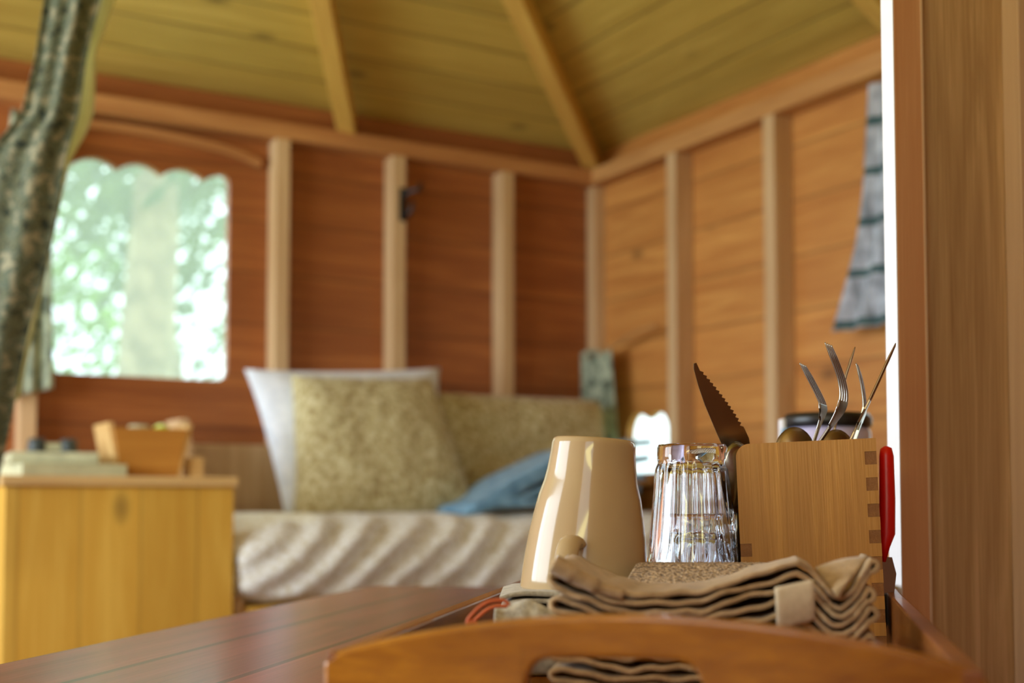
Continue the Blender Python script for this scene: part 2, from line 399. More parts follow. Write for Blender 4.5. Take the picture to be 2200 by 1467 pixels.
# rafters run from the plates to the apex
for (x, y), lb in (((.005, .0), 'hip rafter rising from the far corner'), ((.95, .04), 'rafter rising from the back wall plate'), ((2.9, .04), 'rafter rising left of the window'),
                   ((.04, 1.46), 'rafter rising from the right wall plate'), ((.04, 2.7), 'rafter rising over the doorway'), ((.03, SIZE-.03), 'front right hip rafter'), ((SIZE-.03, .03), 'back left hip rafter')):
    p = Vector((x, y, PZ1+.025)); q = Vector((H, H, APZ-.03)); d = q-p; L = d.length
    rb = MB().box(0, L, -.027, .027, -.035, .035)
    rot = d.to_track_quat('X', 'Z').to_matrix().to_4x4()
    trim(rb, 'rafter', lb, mw=ROOM @ Matrix.Translation(p) @ rot, bevel=.003)
# panes
struct(MB().box(W1[0]-.02, W1[1]+.02, -TK-.006, -TK-.003, W1[2]-.02, W1[3]+.02).build('window_1', 'pane', mw=ROOM), 'clear film window with scalloped top in the back wall')
struct(MB().box(-TK-.006, -TK-.003, W2[0]-.02, W2[1]+.02, W2[2]-.02, W2[3]+.02).build('window_2', 'pane', mw=ROOM), 'small low window beside the corner in the right wall')
struct(MB().box(-TK-.006, -TK-.003, W3[0]-.02, W3[1]+.02, W3[2]-.02, W3[3]+.02).build('window_3', 'pane', mw=ROOM), 'window behind the plaid curtain in the right wall')
# arched batten above window 1 and the ledge under window 2
pts = [(1.22, .02, 1.566), (1.30, .02, 1.588), (1.42, .02, 1.603), (1.6, .02, 1.612), (1.85, .02, 1.606)]
b = MB()
cp = catmull(pts, 5); poly = [(p.x, p.z-.011) for p in cp]+[(p.x, p.z+.011) for p in reversed(cp)]
trim(b.prism(poly, .0, .035), 'beam_a', 'curved batten over the window with scalloped top', bevel=.002)
trim(MB().box(.0, .09, .12, .435, .61, .645), 'beam_b', 'small ledge under the low window beside the corner', bevel=.003)

# doorway post: a batten, a wide plank and a second timber, standing at the right of the table
N = Vector((.3285, 1.082, 0)); PM = Matrix.Translation(N) @ Matrix.Rotation(R(90-60.2), 4, 'Z')     # x along the partition, y away from the room front
HT = 1.98
trim(MB().box(0, .033, 0, .0131, 0, HT), 'post_orange', 'narrow orange batten on the doorway post', mw=PM, bevel=.0015)
trim(MB().box(-.001, .0, .0, .0135, 0, HT), 'plain_white', 'white strip standing in for daylight on the left edge of the doorway post', mw=PM)  # daylight on the post's side face, put into a white strip
trim(MB().box(.0325, .0345, -.001, .0131, 0, HT), 'post_pale', 'pale lip standing in for the edge highlight between batten and wide plank', mw=PM)  # added lip, its pale colour imitates a lit chamfer
trim(MB().box(.0335, .29, .0132, .030, 0, HT), 'post', 'wide knotty plank of the doorway post', mw=PM, bevel=.001)
trim(MB().box(.153, .30, -.006, .0131, 0, HT), 'post_pale', 'pale timber at the right edge of the doorway', mw=PM, bevel=.0015)

# ------------------------------------------------------------------ table
TY = R(-11.4); TP = Vector((-.209, 1.907, 0)); TM = Matrix.Translation(TP) @ Matrix.Rotation(TY, 4, 'Z')   # x right, y away ; origin far left corner
TZ = .435
t = thing('table', 'low reddish-brown plank table under the tray', 'table', TM)
ch = MB(); n = 6; W_ = .62
MB().box(0, W_, -1.75, 0, TZ-.028, TZ).build('tabletop', 'table', t, bevel=.002)
MB().box(.04, W_-.04, -1.71, -.04, TZ-.09, TZ-.0285).build('apron', 'table', t)
for x in (.03, W_-.09):
    for y in (-1.72, -.09): MB().box(x, x+.06, y, y+.06, 0, TZ-.029).build('leg', 'table', t, bevel=.003)

# ------------------------------------------------------------------ tray
FZ = .447                                # tray floor
nl, nr, fl, fr = Vector((-.086, .599)), Vector((.195, .533)), Vector((.028, 1.262)), Vector((.345, 1.196))
tray = thing('serving_tray', 'large wooden serving tray with arched slotted end on the table', 'tray', Vector((.13, .9, TZ)))
inv = tray.matrix_world.inverted()
def tl(x, y, z): return inv @ Vector((x, y, z))
RIM = .49; bt = .010
def side_board(p, q, inward):
    d = (q-p).normalized(); nrm = Vector((-d.y, d.x))*inward*bt; b = MB()
    vs = [tl(*c, z) for z in (TZ+.0005, RIM) for c in (p, q, q+nrm, p+nrm)]
    b.add(vs, [(3,2,1,0),(4,5,6,7),(0,1,5,4),(1,2,6,5),(2,3,7,6),(3,0,4,7)]); return b
side_board(nl, fl, -1).build('side_board', 'tray_side', tray, bevel=.0015)
side_board(nr, fr, 1).build('side_board', 'tray_side', tray, bevel=.0015)
b = MB(); vs = [tl(*c, z) for z in (TZ+.0005, FZ) for c in (nl, nr, fr, fl)]
b.add(vs, [(3,2,1,0),(4,5,6,7),(0,1,5,4),(1,2,6,5),(2,3,7,6),(3,0,4,7)]).build('base', 'tray_side', tray)
def end_board(p, q, slot, rise, out):
    """arched board from p to q with a rounded slot"""
    d = (q-p); L = d.length; d.normalize(); n_ = Vector((-d.y, d.x))*out
    b = MB(); N_ = 90; top = []; ov = .002
    s0, s1, z0, z1 = slot; r = (z1-z0)/2
    us = sorted({round(-ov+(L+2*ov)*i/N_, 6) for i in range(N_+1)} | {s0, s1})
    def tz(u):
        tt = max(0, min(1, u/L)); e_ = min(1, (min(u+ov, L+ov-u))/.006)
        return RIM-.002+rise*math.sin(math.pi*tt)**.8-.003*(1-e_)
    def sl(u):
        if u < s0 or u > s1: return None
        dd = min(u-s0, s1-u); h = r*max(0, 1-((r-dd)/r)**2.6)**.45 if dd < r else r
        c = (z0+z1)/2+rise*.35*(math.sin(math.pi*u/L)-1); return c-h, c+h
    def P(u, w_, z): c = p+d*u+n_*w_; return tl(c.x, c.y, z)
    th = .013
    for a, c in zip(us, us[1:]):
        sa = sl(a) if s0 <= (a+c)/2 <= s1 else None; sc = sl(c) if sa else None
        segs = [(TZ+.0005, tz(a), TZ+.0005, tz(c))] if not sa else [(TZ+.0005, sa[0], TZ+.0005, sc[0]), (sa[1], tz(a), sc[1], tz(c))]
        for la, ha, lc, hc in segs:
            b.add([P(a,0,la),P(c,0,lc),P(c,0,hc),P(a,0,ha),P(a,th,la),P(c,th,lc),P(c,th,hc),P(a,th,ha)], [(0,1,2,3),(7,6,5,4),(3,2,6,7),(0,4,5,1)])
    for u in (-ov, L+ov): b.add([P(u,0,TZ+.0005),P(u,0,tz(u)),P(u,th,tz(u)),P(u,th,TZ+.0005)], [(0,1,2,3)])
    return b
Ln = (nr-nl).length
end_board(nl, nr, (.093, .174, .4600, .4905), .0215, 1).build('handle_board', 'tray', tray, weld=True, bevel=.0022, smooth=False)
Lf = (fr-fl).length
end_board(fl, fr, (Lf/2-.045, Lf/2+.045, .462, .488), .02, -1).build('handle_board', 'tray', tray, weld=True)

# ------------------------------------------------------------------ folded cloths on the tray
def ribbon_stack(name, label, Yf, Yb, tops, gap, ztop_mul, x0, x1, mat, nlay, seed, group=None, floorz=FZ, skew=0.2, thick=.0027, wob=1.0):
    """serpentine folded cloth; tops = px curve of the top layer at depth Yf"""
    rr = random.Random(seed); k = Yf/F
    b = MB(); nx = 110; ph = [(rr.uniform(0, 6), rr.uniform(0, 6), rr.uniform(-8, 8), rr.uniform(-8, 8)) for _ in range(nlay)]
    prof = []
    zt = lambda px: onY(px, interp(tops, px), Yf).z
    zmin = floorz+.002
    for L in range(nlay):
        fr_ = L/(nlay-1); row = []
        a0 = x0+ph[L][2]+(10 if L else 0); a1 = x1+ph[L][3]*.6-(6 if L else 0)
        for i in range(nx+1):
            px = a0+(a1-a0)*i/nx
            z_top = zt(px); base = zmin
            zz = z_top*(1-fr_)+base*fr_
            wb = wob*(.0009*math.sin(px*.04+ph[L][0]*.5)+.0004*math.sin(px*.09+ph[L][1]*.5))*(1 if 0 < fr_ < 1 else .6)
            row.append((px, max(zmin, zz+wb)))
        if L % 2: row.reverse()
        if prof:                                   # round the fold
            (pa, za), (pb, zb) = prof[-1], row[0]; sgn = 1 if L % 2 else -1
            for t_ in range(1, 6):
                an = math.pi*t_/6; prof.append(((pa+pb)/2+sgn*(abs(za-zb)/k*.55)*math.sin(an)+(pa-pb)/2*math.cos(an), (za+zb)/2+(za-zb)/2*math.cos(an)))
        prof += row
    nv = 14
    o0 = Vector((onY((x0+x1)/2, 1300, Yf).x, Yf, floorz))
    def fn(u, v):
        i = min(len(prof)-1, int(round(u*(len(prof)-1)))); px, z = prof[i]
        X = (px-1100)/F*Yf; Y = Yf+(Yb-Yf)*v
        jag = .004*noise.noise(Vector((px*.01, z*120, seed)))*(1-v)
        z2 = z+.0018*noise.noise(Vector((X*45, Y*30, z*70+seed)))*wob
        return (X+skew*(Y-Yf)-o0.x, Y+jag-o0.y, max(z2, zmin)-o0.z)
    b.grid(len(prof)-1, nv, fn)
    e_ = thing(name, label, 'napkin', o0, group)
    c = b.build('folded_cloth', mat, e_, smooth=True, solid=thick, recalc=False, soff=0)
    return e_, o0
tops = [(1183, 1208), (1205, 1212), (1240, 1232), (1290, 1260), (1350, 1274), (1420, 1279), (1500, 1271), (1560, 1256), (1610, 1238), (1650, 1226), (1690, 1214), (1712, 1208), (1735, 1222), (1760, 1252),
        (1785, 1278), (1806, 1286), (1830, 1270), (1850, 1238), (1866, 1206), (1874, 1202)]
nap, o0 = ribbon_stack('cloth_napkin', 'folded beige linen napkin pile with white tag at the front of the tray', .70, .775, tops, .0035, 1, 1186, 1868, 'linen', 13, 3)
nap.matrix_world = Matrix.Translation(o0)
# rolled hem at the top left corner of the pile
pts = [onY(x, y, .698)-o0 for x, y in ((1189, 1210), (1206, 1219), (1235, 1234), (1268, 1252), (1300, 1266), (1340, 1277))]
MB().tube(catmull(pts, 5), [.0052]*10+[.0045]*8+[.003]*8, 12).build('rolled_hem', 'linen', nap, smooth=True)
# raised corner flap on the right and the white tag
b = MB()
def flap(u, v):
    xl, xr = 1752+50*v, 1866-50*v
    p = onY(xl+(xr-xl)*u, 1222-24*u+62*v-6*math.sin(math.pi*u), .692+.03*(1-v)); return p-o0
b.grid(10, 8, flap); b.build('corner_flap', 'linen', nap, smooth=True, solid=.0025)
b = MB()
def tagf(u, v):
    p = onY(1664+86*u+(6*(1-u))*v, 1262-18*u+(92-4*u)*v, .690-.003*math.sin(v*3)); return p-o0
b.grid(8, 8, tagf); tg = b.build('care_tag', 'tag', nap, smooth=True, solid=.0012); tg['label'] = 'plain white tag'

# terry cloth lying behind
TC = onY(1470, 1262, .80)
tc = thing('terry_cloth', 'beige terry washcloth folded behind the napkins in front of the glasses', 'cloth', Vector((TC.x+.012, .865, FZ)), None)
b = MB()
def terry(u, v):
    a = (u-.5)*.108+.022*v*(1-u)-.004*v*u; z = .0585+.0135*min(1, v*1.4)+.0007*noise.noise(Vector((u*60, v*60, 0)))
    return (a, -.088+.083*v, z)
b.grid(90, 40, terry); top = b
def lay(z0, z1, ins):
    return MB().box(-.053+ins, .053-ins, -.080+ins, -.006, z0, z1)
terryo = b.build('top_fold', 'terry', tc, smooth=True, solid=.003, soff=-1)
for i in range(5): lay(.0015+i*.0112, .0105+i*.0112, .001*(i % 2)).build('layer', 'terry', tc, bevel=.004, seg=3, smooth=True)

# grey cloth under the mug with an orange cord loop
gt = [(1052, 1318), (1085, 1300), (1130, 1296), (1200, 1296), (1260, 1294), (1330, 1296), (1380, 1300)]
g, og = ribbon_stack('folded_dishcloth', 'grey-beige folded dishcloth under the upturned mug', .83, .93, [(1040, 1296), (1100, 1279), (1160, 1276), (1400, 1276)], .004, 1, 1080, 1392, 'grey_linen', 11, 9, wob=.5, skew=.02)
g['category'] = 'cloth'
b = MB(); P = [onY(x, y, .70) for x, y in ((1030, 1350), (1004, 1338), (1022, 1312), (1050, 1293), (1082, 1290), (1094, 1300))]
oc = P[0].copy(); oc.z = FZ
P2 = [onY(x, y, .73) for x, y in ((1040, 1400), (1012, 1350), (1036, 1318), (1062, 1303), (1090, 1302))]
cord = thing('cord_loop', 'orange cord loop sticking up left of the napkins', 'cord', oc)
for pp in (P, P2):
    pp = [Vector((pp[0].x+.015, pp[0].y+.004, FZ+.002))]+pp
    MB().tube([p-oc for p in catmull(pp, 6)], .0011, 8).build('strand', 'orange', cord, smooth=True)
# small grey napkin roll left of pile
P = [onY(x, y, .74) for x, y in ((1070, 1318), (1110, 1306), (1160, 1312), (1215, 1330), (1260, 1345))]
oc = P[0].copy(); oc.z = FZ
e_ = thing('grey_napkin', 'crumpled pale grey napkin at the left of the linen pile', 'napkin', oc)
b = MB()
def crn(u, v):
    p = onY(1062+200*u, 1300+30*u*u+8*math.sin(u*9+v*3), .745)
    zt_ = p.z+.002*noise.noise(Vector((u*9, v*5, 2)))
    a = v*math.pi
    return (p.x-oc.x, p.y-oc.y+.02*(1-math.cos(a))/2*2-.01, (zt_-FZ)*max(.03, math.sin(a))**.35)
b.grid(40, 20, crn); b.build('crumpled_cloth', 'grey_linen', e_, smooth=True, solid=.002)

# ------------------------------------------------------------------ mug
pm = onY(1253, 1274, .885)
mk = Matrix.Translation(pm+Vector((0, 0, .0005))) @ Matrix.Rotation(R(4.2), 4, 'Y')
mug = thing('mug', 'beige glazed mug standing upside down on the tray', 'mug', mk)
sc = .885/F
prof = [(275, 0), (272, .006), (200, 0), (0, 0)]
hw = [(1274, 134.5), (1268, 136), (1235, 134), (1200, 131), (1150, 125), (1100, 116), (1070, 110), (1040, 101), (1015, 96), (1000, 94), (975, 91), (958, 90), (950, 88), (946, 84), (944, 78)]
pr = [((h)*sc, (1274-y)*sc) for y, h in hw]
H_ = pr[-1][1]
pr2 = pr+[(.020, H_-.0008), (.019, H_-.003), (.0001, H_-.003)]
inner = [(max(.0001, r-.0042), z) for r, z in pr if z < H_-.008]
inner = [(pr[0][0]-.0035, .0008)]+inner[1:]+[(.012, H_-.012), (.0001, H_-.012)]
full = list(reversed(inner))+[(pr[0][0]-.002, -.0002)]+pr2
MB().lathe(full, 72).build('body', 'ceramic', mug, smooth=True)
# handle towards the camera, lower left
a = R(-104); dx, dy = math.cos(a), math.sin(a)
hp = []
for q, z in ((.040, .034), (.052, .036), (.063, .032), (.068, .023), (.064, .012), (.053, .006), (.041, .006)): hp.append((dx*q, dy*q, z))
MB().tube(catmull(hp, 6), [(.0042, .0075)]*37, 12).build('handle', 'ceramic', mug, smooth=True)

# ------------------------------------------------------------------ stacked tumblers
def tumbler(name, label, c, grp):
    e_ = thing(name, label, 'glass', c, grp); L = .103
    # built mouth down: rim at z=0, heavy foot at z=L
    out = [(.0352, 0), (.0356, .0012), (.0350, .004), (.0336, .018), (.0322, .026), (.0290, .060), (.0272, .084), (.0262, .0890), (.0266, .0920), (.0264, .1005), (.0252, L), (.0215, L+.0002), (.018, L-.0008), (.0001, L-.002)]
    inn = [(.0344, .0006), (.0334, .006), (.0318, .018), (.0298, .028), (.0266, .058), (.0242, .080), (.0225, .0860), (.016, .0885), (.0001, .0892)]
    dens = []
    for p, q in zip(out, out[1:]):
        n_ = 4 if q[1]-p[1] > .01 else 1
        for i in range(n_): t_ = i/n_; dens.append((p[0]+(q[0]-p[0])*t_, p[1]+(q[1]-p[1])*t_))
    dens.append(out[-1])
    full_ = list(reversed(inn))+dens; nf = 22
    def fl_(r, z, a):
        return r
    def flo(i_full):
        pass
    b_ = MB(); n_ = 160; vs = []; fs = []
    for j, (r, z) in enumerate(full_):
        outer = j >= len(inn)
        for k_ in range(n_):
            a_ = 2*math.pi*k_/n_; rr_ = r
            if outer and .016 < z < .0892:
                am = .0012*min(1, (z-.016)/.008)*min(1, (.0892-z)/.004); rr_ = r-am+2*am*abs(math.sin(a_*nf/2))**.7
            elif outer and z >= .0892 and r > .024: rr_ = r+.0003*math.cos(a_*10)
            vs.append((rr_*math.cos(a_), rr_*math.sin(a_), z))
    for j in range(len(full_)-1):
        for k_ in range(n_):
            a_ = j*n_+k_; c_ = j*n_+(k_+1) % n_; fs.append((a_, c_, c_+n_, a_+n_))
    b_.add(vs, fs); b_.build('bowl', 'glass', e_, smooth=True, weld=True)
    return e_
pg = onY(1488, 1100, .975)
low = Vector((pg.x, pg.y, FZ+.0005))
tumbler('tumbler', 'lower of two stacked upturned fluted glass tumblers, standing on the tray', low, 'stacked glass tumblers')
pt = onY(1487, 955, .975)
tumbler('tumbler', 'upper of two stacked upturned fluted glass tumblers', Vector((pt.x, pt.y, pt.z-.103)), 'stacked glass tumblers')
print('glass', low, pt, 'offset', pt.z-.103-low.z)

# ------------------------------------------------------------------ cutlery box
YB = .955
bl = onY(1598, 1380, YB); BW, BH, BD, bt2 = .1015, .1510, .078, .0085
tr_ = onY(1877, 943, YB-.02)
# origin = front right bottom corner region; tilt leftwards 2 degrees
BMx = Matrix.Translation((onY(1588, 1100, YB).x+.0035, YB, FZ+.0042)) @ Matrix.Rotation(R(-11), 4, 'Z') @ Matrix.Rotation(R(-2.2), 4, 'Y')
box = thing('cutlery_box', 'finger-jointed wooden cutlery box standing on the tray right of the glasses', 'box', BMx)
fg = .0096
def xl_(k_): return bt2 if (k_ % 2 == 1 and k_ < 9) else 0      # rows counted from the bottom
r = .010; rows_ = [(0, 0)]
zc_ = sorted({round(k_*fg, 6) for k_ in range(10)} | {round(max(0, BH-k_*fg), 6) for k_ in range(18)} | {round(BH-r+r*math.sin(R(90*i/10)), 6) for i in range(11)})
def board(y0, y1):
    b_ = MB()
    for a_, c_ in zip(zc_, zc_[1:]):
        if c_-a_ < 2e-6: continue
        m_ = (a_+c_)/2; xa = xl_(int(m_/fg)); xb = BW-bt2 if int((BH-m_)/fg) % 2 == 1 else BW
        def rx(z): return max(xa, r-math.sqrt(max(0, r*r-(z-(BH-r))**2)) if z > BH-r else 0)
        b_.prism([(rx(a_), a_), (xb, a_), (xb, c_), (rx(c_), c_)], y0, y1)
    return b_
for nm, y0, y1 in (('front_board', 0, bt2), ('back_board', BD-bt2, BD)): board(y0, y1).build(nm, 'box', box)
rb = MB(); rb.box(BW-bt2, BW-.0001, bt2, BD-bt2, 0, BH)
z = BH; k_ = 0
while z > 1e-6:
    z2 = max(0, z-fg)
    if k_ % 2 == 1:
        for y0, y1 in ((.0003, bt2), (BD-bt2, BD-.0003)): rb.box(BW-bt2, BW-.0001, y0, y1, z2+.0001, z-.0001)
    z = z2; k_ += 1
rb.build('side_board', 'endgrain', box)
lb_ = MB(); lb_.box(.0001, bt2, bt2, BD-bt2, 0, 9*fg)
for k_ in range(9):
    if k_ % 2 == 1:
        for y0, y1 in ((.0003, bt2), (BD-bt2, BD-.0003)): lb_.box(.0001, bt2, y0, y1, k_*fg+.0001, (k_+1)*fg-.0001)
lb_.build('side_board', 'endgrain', box)
MB().box(bt2, BW-bt2, bt2, BD-bt2, .0, .006).build('base', 'box', box)

# ------------------------------------------------------------------ cutlery (each piece its own thing, placed by its own line)
def cutlery_line(ptop, pbot, Yt, Yb):
    return onY(*ptop, Yt), onY(*pbot, Yb)
def frame(p, q, face=0):
    """local frame: origin at q (bottom), z towards p, x = thin/wide axes rotated by face about z"""
    d = (p-q).normalized(); x = Vector((0, 1, 0)).cross(d).normalized(); y = d.cross(x)
    m = Matrix((x, y, d)).transposed().to_4x4()
    return Matrix.Translation(q) @ m @ Matrix.Rotation(face, 4, 'Z')
def extend(p, q, L): d = (q-p).normalized(); return p+d*L
# steak knife
p = onY(1506, 778, .965); q0 = onY(1592, 975, .985); L = .205; q = extend(p, q0, L)
K = thing('steak_knife', 'serrated steak knife with dark blade leaning left out of the cutlery box', 'knife', frame(p, q, R(0)))
bl0 = .205-.076
blade = [(-.0085, bl0), (-.0088, bl0+.02), (-.0084, bl0+.045), (-.0072, bl0+.06), (-.0052, bl0+.0735), (-.0035, bl0+.0775), (-.0015, bl0+.0772)]
edge = [(.0110, bl0), (.0124, bl0+.006), (.0122, bl0+.014)]
n_ = 15
for i in range(n_):
    t_ = i/n_; z = bl0+.016+.056*t_; xx = .0120-.0125*t_**1.45
    edge += [(xx, z), (xx-.0021, z+.0022)]
poly = [(x, z) for x, z in blade]+list(reversed(edge))
MB().prism([(x-.002, z) for x, z in poly], -.0007, .0007).build('blade', 'steel_dark', K)
b = MB(); b.tube([(0, 0, bl0-.016), (0, 0, bl0-.006), (0, 0, bl0+.003), (.001, 0, bl0+.008)], [(.0045, .0085), (.0058, .0105), (.0045, .0105), (.002, .008)], 16).build('bolster', 'black', K, smooth=True)
MB().tube([(0, 0, .0), (0, 0, .004), (0, 0, .03), (0, 0, .06), (0, 0, bl0-.016)], [(.004, .006), (.006, .0095), (.0065, .0085), (.006, .0075), (.005, .0085)], 16).build('handle', 'black', K, smooth=True)
# shiny spoon peeking over the low left side
def spoon(name, label, p, q, L, face, rw=.02, mat='steel'):
    q = extend(p, q, L); S = thing(name, label, 'spoon', frame(p, q, face))
    b_ = MB(); bl_ = .056
    def bowl(u, v):
        a_ = 2*math.pi*u; rr_ = v; z_ = L-bl_/2+math.cos(a_)*bl_/2*rr_; x_ = math.sin(a_)*rw*rr_*(1+.12*math.cos(a_))
        return (x_, -.008*(1-rr_**2), z_)
    b_.grid(32, 8, bowl); b_.build('bowl', mat, S, smooth=True, solid=.0014, weld=True)
    MB().tube([(0, 0, L-bl_+.001), (0, .001, L-bl_-.02), (0, .0015, L*.35), (0, 0, .012), (0, 0, 0)], [(.0025, .0014), (.0022, .0017), (.004, .0012), (.0065, .0011), (.004, .001)], 12).build('handle', mat, S, smooth=True)
    return S
spoon('spoon', 'shiny spoon bowl bulging over the low left side of the cutlery box', onY(1580, 950, .966), onY(1588, 1200, .985), .128, R(25), .0145)
spoon('spoon', 'round spoon bowl at the left among the forks, seen above the box edge', onY(1706, 918, .985), onY(1712, 1200, .985), .145, R(5), .0165, 'steel_dark')
spoon('spoon', 'spoon bowl showing above the box edge behind the forks', onY(1797, 923, 1.0), onY(1790, 1200, 1.0), .145, R(10), .0165, 'steel_dark')
def fork(name, label, curve, Y, face, L=.19, wd=.0235, mat='steel'):
    """curve: px points tip -> box edge; tines seen from the side"""
    P_ = [onY(x, y, Y) for x, y in curve]; d = (P_[-1]-P_[-2]).normalized(); 
    length = sum((a_-b_).length for a_, b_ in zip(P_, P_[1:]))
    P_.append(P_[-1]+d*(.135-length*.5)); P_ = [v for v in P_]
    lowz = min(v.z for v in P_)
    if lowz < FZ+.012: 
        P_[-1] = P_[-2]+(P_[-1]-P_[-2])*((P_[-2].z-FZ-.012)/(P_[-2].z-lowz))
    org = P_[-1].copy(); e_ = thing(name, label, 'fork', org, 'forks in the cutlery box')
    Q = [v-org for v in catmull(P_, 8)]; nQ = len(Q); hn = int(nQ*.34); sdir = Vector((math.sin(face), math.cos(face), 0))   # across the tines
    # head: four tines
    b_ = MB(); lens = [0]
    tl_ = int(nQ*.5)
    for i in range(4):
        off = (i-1.5)/1.5*wd/2*.9
        b_.tube([Q[j]+sdir*off*(1-.12*(1-j/tl_)) for j in range(0, tl_+1)], [(.0004+.0005*min(1, j/6)) for j in range(0, tl_+1)], 8)
    b_.build('tines', mat, e_, smooth=True)
    n2 = nQ-1; vs = []; fs = []; th_ = .0009
    rows = list(range(tl_-1, nQ))
    for j in rows:
        tt = (j-tl_)/(nQ-tl_)
        wdt = wd*.5*(1 if tt < .12 else max(.24, 1-(tt-.12)*1.6))
        nrm = (Q[min(j+1, n2)]-Q[j-1]).normalized().cross(sdir).normalized()
        for sx, sn in ((-1, -1), (1, -1), (1, 1), (-1, 1)): vs.append(Q[j]+sdir*sx*wdt+nrm*sn*th_)
    for j in range(len(rows)-1):
        for k_ in range(4): a_ = j*4+k_; c_ = j*4+(k_+1) % 4; fs.append((a_, c_, c_+4, a_+4))
    fs += [(3, 2, 1, 0), tuple(range(len(vs)-4, len(vs)))]
    MB().add(vs, fs).build('handle', mat, e_, smooth=False, bevel=.0004)
    return e_
fork('fork', 'fork with greenish sheen curving in front of the black-lidded jar', [(1724, 782), (1742, 815), (1760, 850), (1768, 872), (1766, 895), (1752, 938)], .985, R(25), wd=.025)
fork('fork', 'tallest curved fork in the middle of the cutlery box', [(1779, 738), (1794, 775), (1808, 815), (1813, 850), (1806, 880), (1788, 910), (1764, 945)], .965, R(28), wd=.024)
fork('fork', 'straight narrow fork leaning right behind the tallest fork', [(1836, 748), (1826, 780), (1815, 815), (1808, 850), (1800, 890), (1790, 935)], 1.005, R(12), wd=.020, mat='steel_dark')
fork('fork', 'golden-reflecting fork between the middle fork and the rightmost pair', [(1841, 782), (1850, 815), (1856, 850), (1857, 880), (1850, 905), (1838, 940)], 1.0, R(20), wd=.021)
fork('fork', 'dark fork leaning far right across the white strip', [(1924, 740), (1905, 780), (1887, 820), (1866, 865), (1846, 905), (1828, 942)], .975, R(16), wd=.022, mat='steel_dark')

# red-handled knife behind the box
p = onY(1902, 958, 1.0); q = onY(1897, 1372, .985)
L = (p-q).length
rk = thing('paring_knife', 'red-handled knife standing point down between cutlery box and tray side', 'knife', frame(p, q))
hl = L-.0865
MB().tube([(0, 0, hl-.004), (.0005, 0, hl+.008), (.0022, 0, hl+.018), (.002, 0, hl+.045), (.001, 0, L-.008), (.0005, 0, L-.002), (0, 0, L)], [(.0015, .0015), (.004, .004), (.0062, .0055), (.0062, .0055), (.0056, .005), (.0045, .004), (.001, .001)], 16).build('handle', 'red', rk, smooth=True)
MB().prism([(-.002, 0), (.001, .002), (.008, .035), (.0095, .05), (.006, hl), (-.004, hl), (-.0045, .03)], -.0008, .0008).build('blade', 'steel', rk)

# ------------------------------------------------------------------ storage jar on the table behind the tray
J = thing('storage_jar', 'lilac storage jar with black clamp lid behind the cutlery box', 'jar', Vector((.375, 1.52, TZ)))
MB().lathe([(.0001, 0), (.043, 0), (.049, .006), (.050, .02), (.050, .206), (.047, .211), (.0001, .211)], 40).build('body', 'lilac', J, smooth=True)
MB().lathe([(.0001, .2115), (.049, .2115), (.0515, .2125), (.052, .222), (.048, .228), (.0001, .229)], 40).build('lid', 'black', J, smooth=True)
MB().box(-.057, -.0505, -.01, .006, .165, .222).build('clamp', 'plain_white', J, bevel=.002)
MB().box(-.058, -.0505, -.03, -.012, .18, .21).build('hinge', 'blue', J, bevel=.002)

# ------------------------------------------------------------------ cabinet
def RM(a_, b_, z=0): return ROOM @ Matrix.Translation((a_, b_, z))
cab = thing('pine_cabinet', 'pale yellow pine cabinet under the window at the left', 'cabinet', RM(1.535, .12))
CW, CD, CH = .495, .68, .592
MB().box(0, CW, CD-.02, CD, .02, CH-.0005).build('front_panel', 'pine', cab, bevel=.0015)
MB().box(0, .02, 0, CD-.0205, .02, CH-.0005).build('side_panel', 'pine', cab)
MB().box(CW-.02, CW, 0, CD-.0205, .02, CH-.0005).build('side_panel', 'pine', cab)
MB().box(.0205, CW-.0205, 0, .02, .02, CH-.0005).build('back_panel', 'pine', cab)
MB().box(0.02, CW-.02, .02, CD-.04, 0, .019).build('plinth', 'pine', cab)
MB().box(-.008, CW+.01, 0, CD+.012, CH, CH+.022).build('top', 'pine_top', cab, bevel=.004)
CT = CH+.022
# crate with lemon and pale jar
def cabpt(px, bb): v_ = onb(px, 1000, bb); return v_.x
cx = cabpt(305, .52)
cr = thing('wooden_crate', 'small flared wooden crate standing on the pine cabinet', 'crate', RM(cx, .52, CT+.0005))
def slab(b_, p4, q4):
    b_.add(list(p4)+list(q4), [(0,1,2,3),(7,6,5,4),(0,4,5,1),(1,5,6,2),(2,6,7,3),(3,7,4,0)])
bw, tw, dp, hh = .066, .088, .075, .118
for sgn, nm in ((1, 'front_board'), (-1, 'back_board')):
    y0 = sgn*dp; y1 = sgn*(dp+.012); b = MB()
    slab(b, [(-bw,y0-sgn*.0,0),(bw,y0,0),(tw,y1,hh),(-tw,y1,hh)], [(-bw,y0-sgn*.01,0),(bw,y0-sgn*.01,0),(tw,y1-sgn*.01,hh),(-tw,y1-sgn*.01,hh)]); b.build(nm, 'crate', cr)
for sgn in (1, -1):
    b = MB(); slab(b, [(sgn*(bw+.008),-dp,0),(sgn*(bw+.008),dp,0),(sgn*(tw+.012),dp+.006,hh+.012),(sgn*(tw+.012),-dp-.006,hh+.012)], [(sgn*bw,-dp,0),(sgn*bw,dp,0),(sgn*tw,dp+.006,hh+.012),(sgn*tw,-dp-.006,hh+.012)])
    b.build('side_board', 'pine_top', cr)
MB().box(-bw, bw, -dp+.0, dp-.01, 0, .008).build('base', 'crate', cr)
b = MB().lathe([(.0001, 0), (.024, 0), (.026, .01), (.026, .10), (.022, .118), (.0001, .12)], 24); b.cur = 0
tag(b.build('jar', 'ivory', mw=RM(cx+.012, .53, CT+.0865) @ Matrix.Diagonal((1, 1, .36, 1)), smooth=True), 'pale ivory jar in the wooden crate', 'jar')
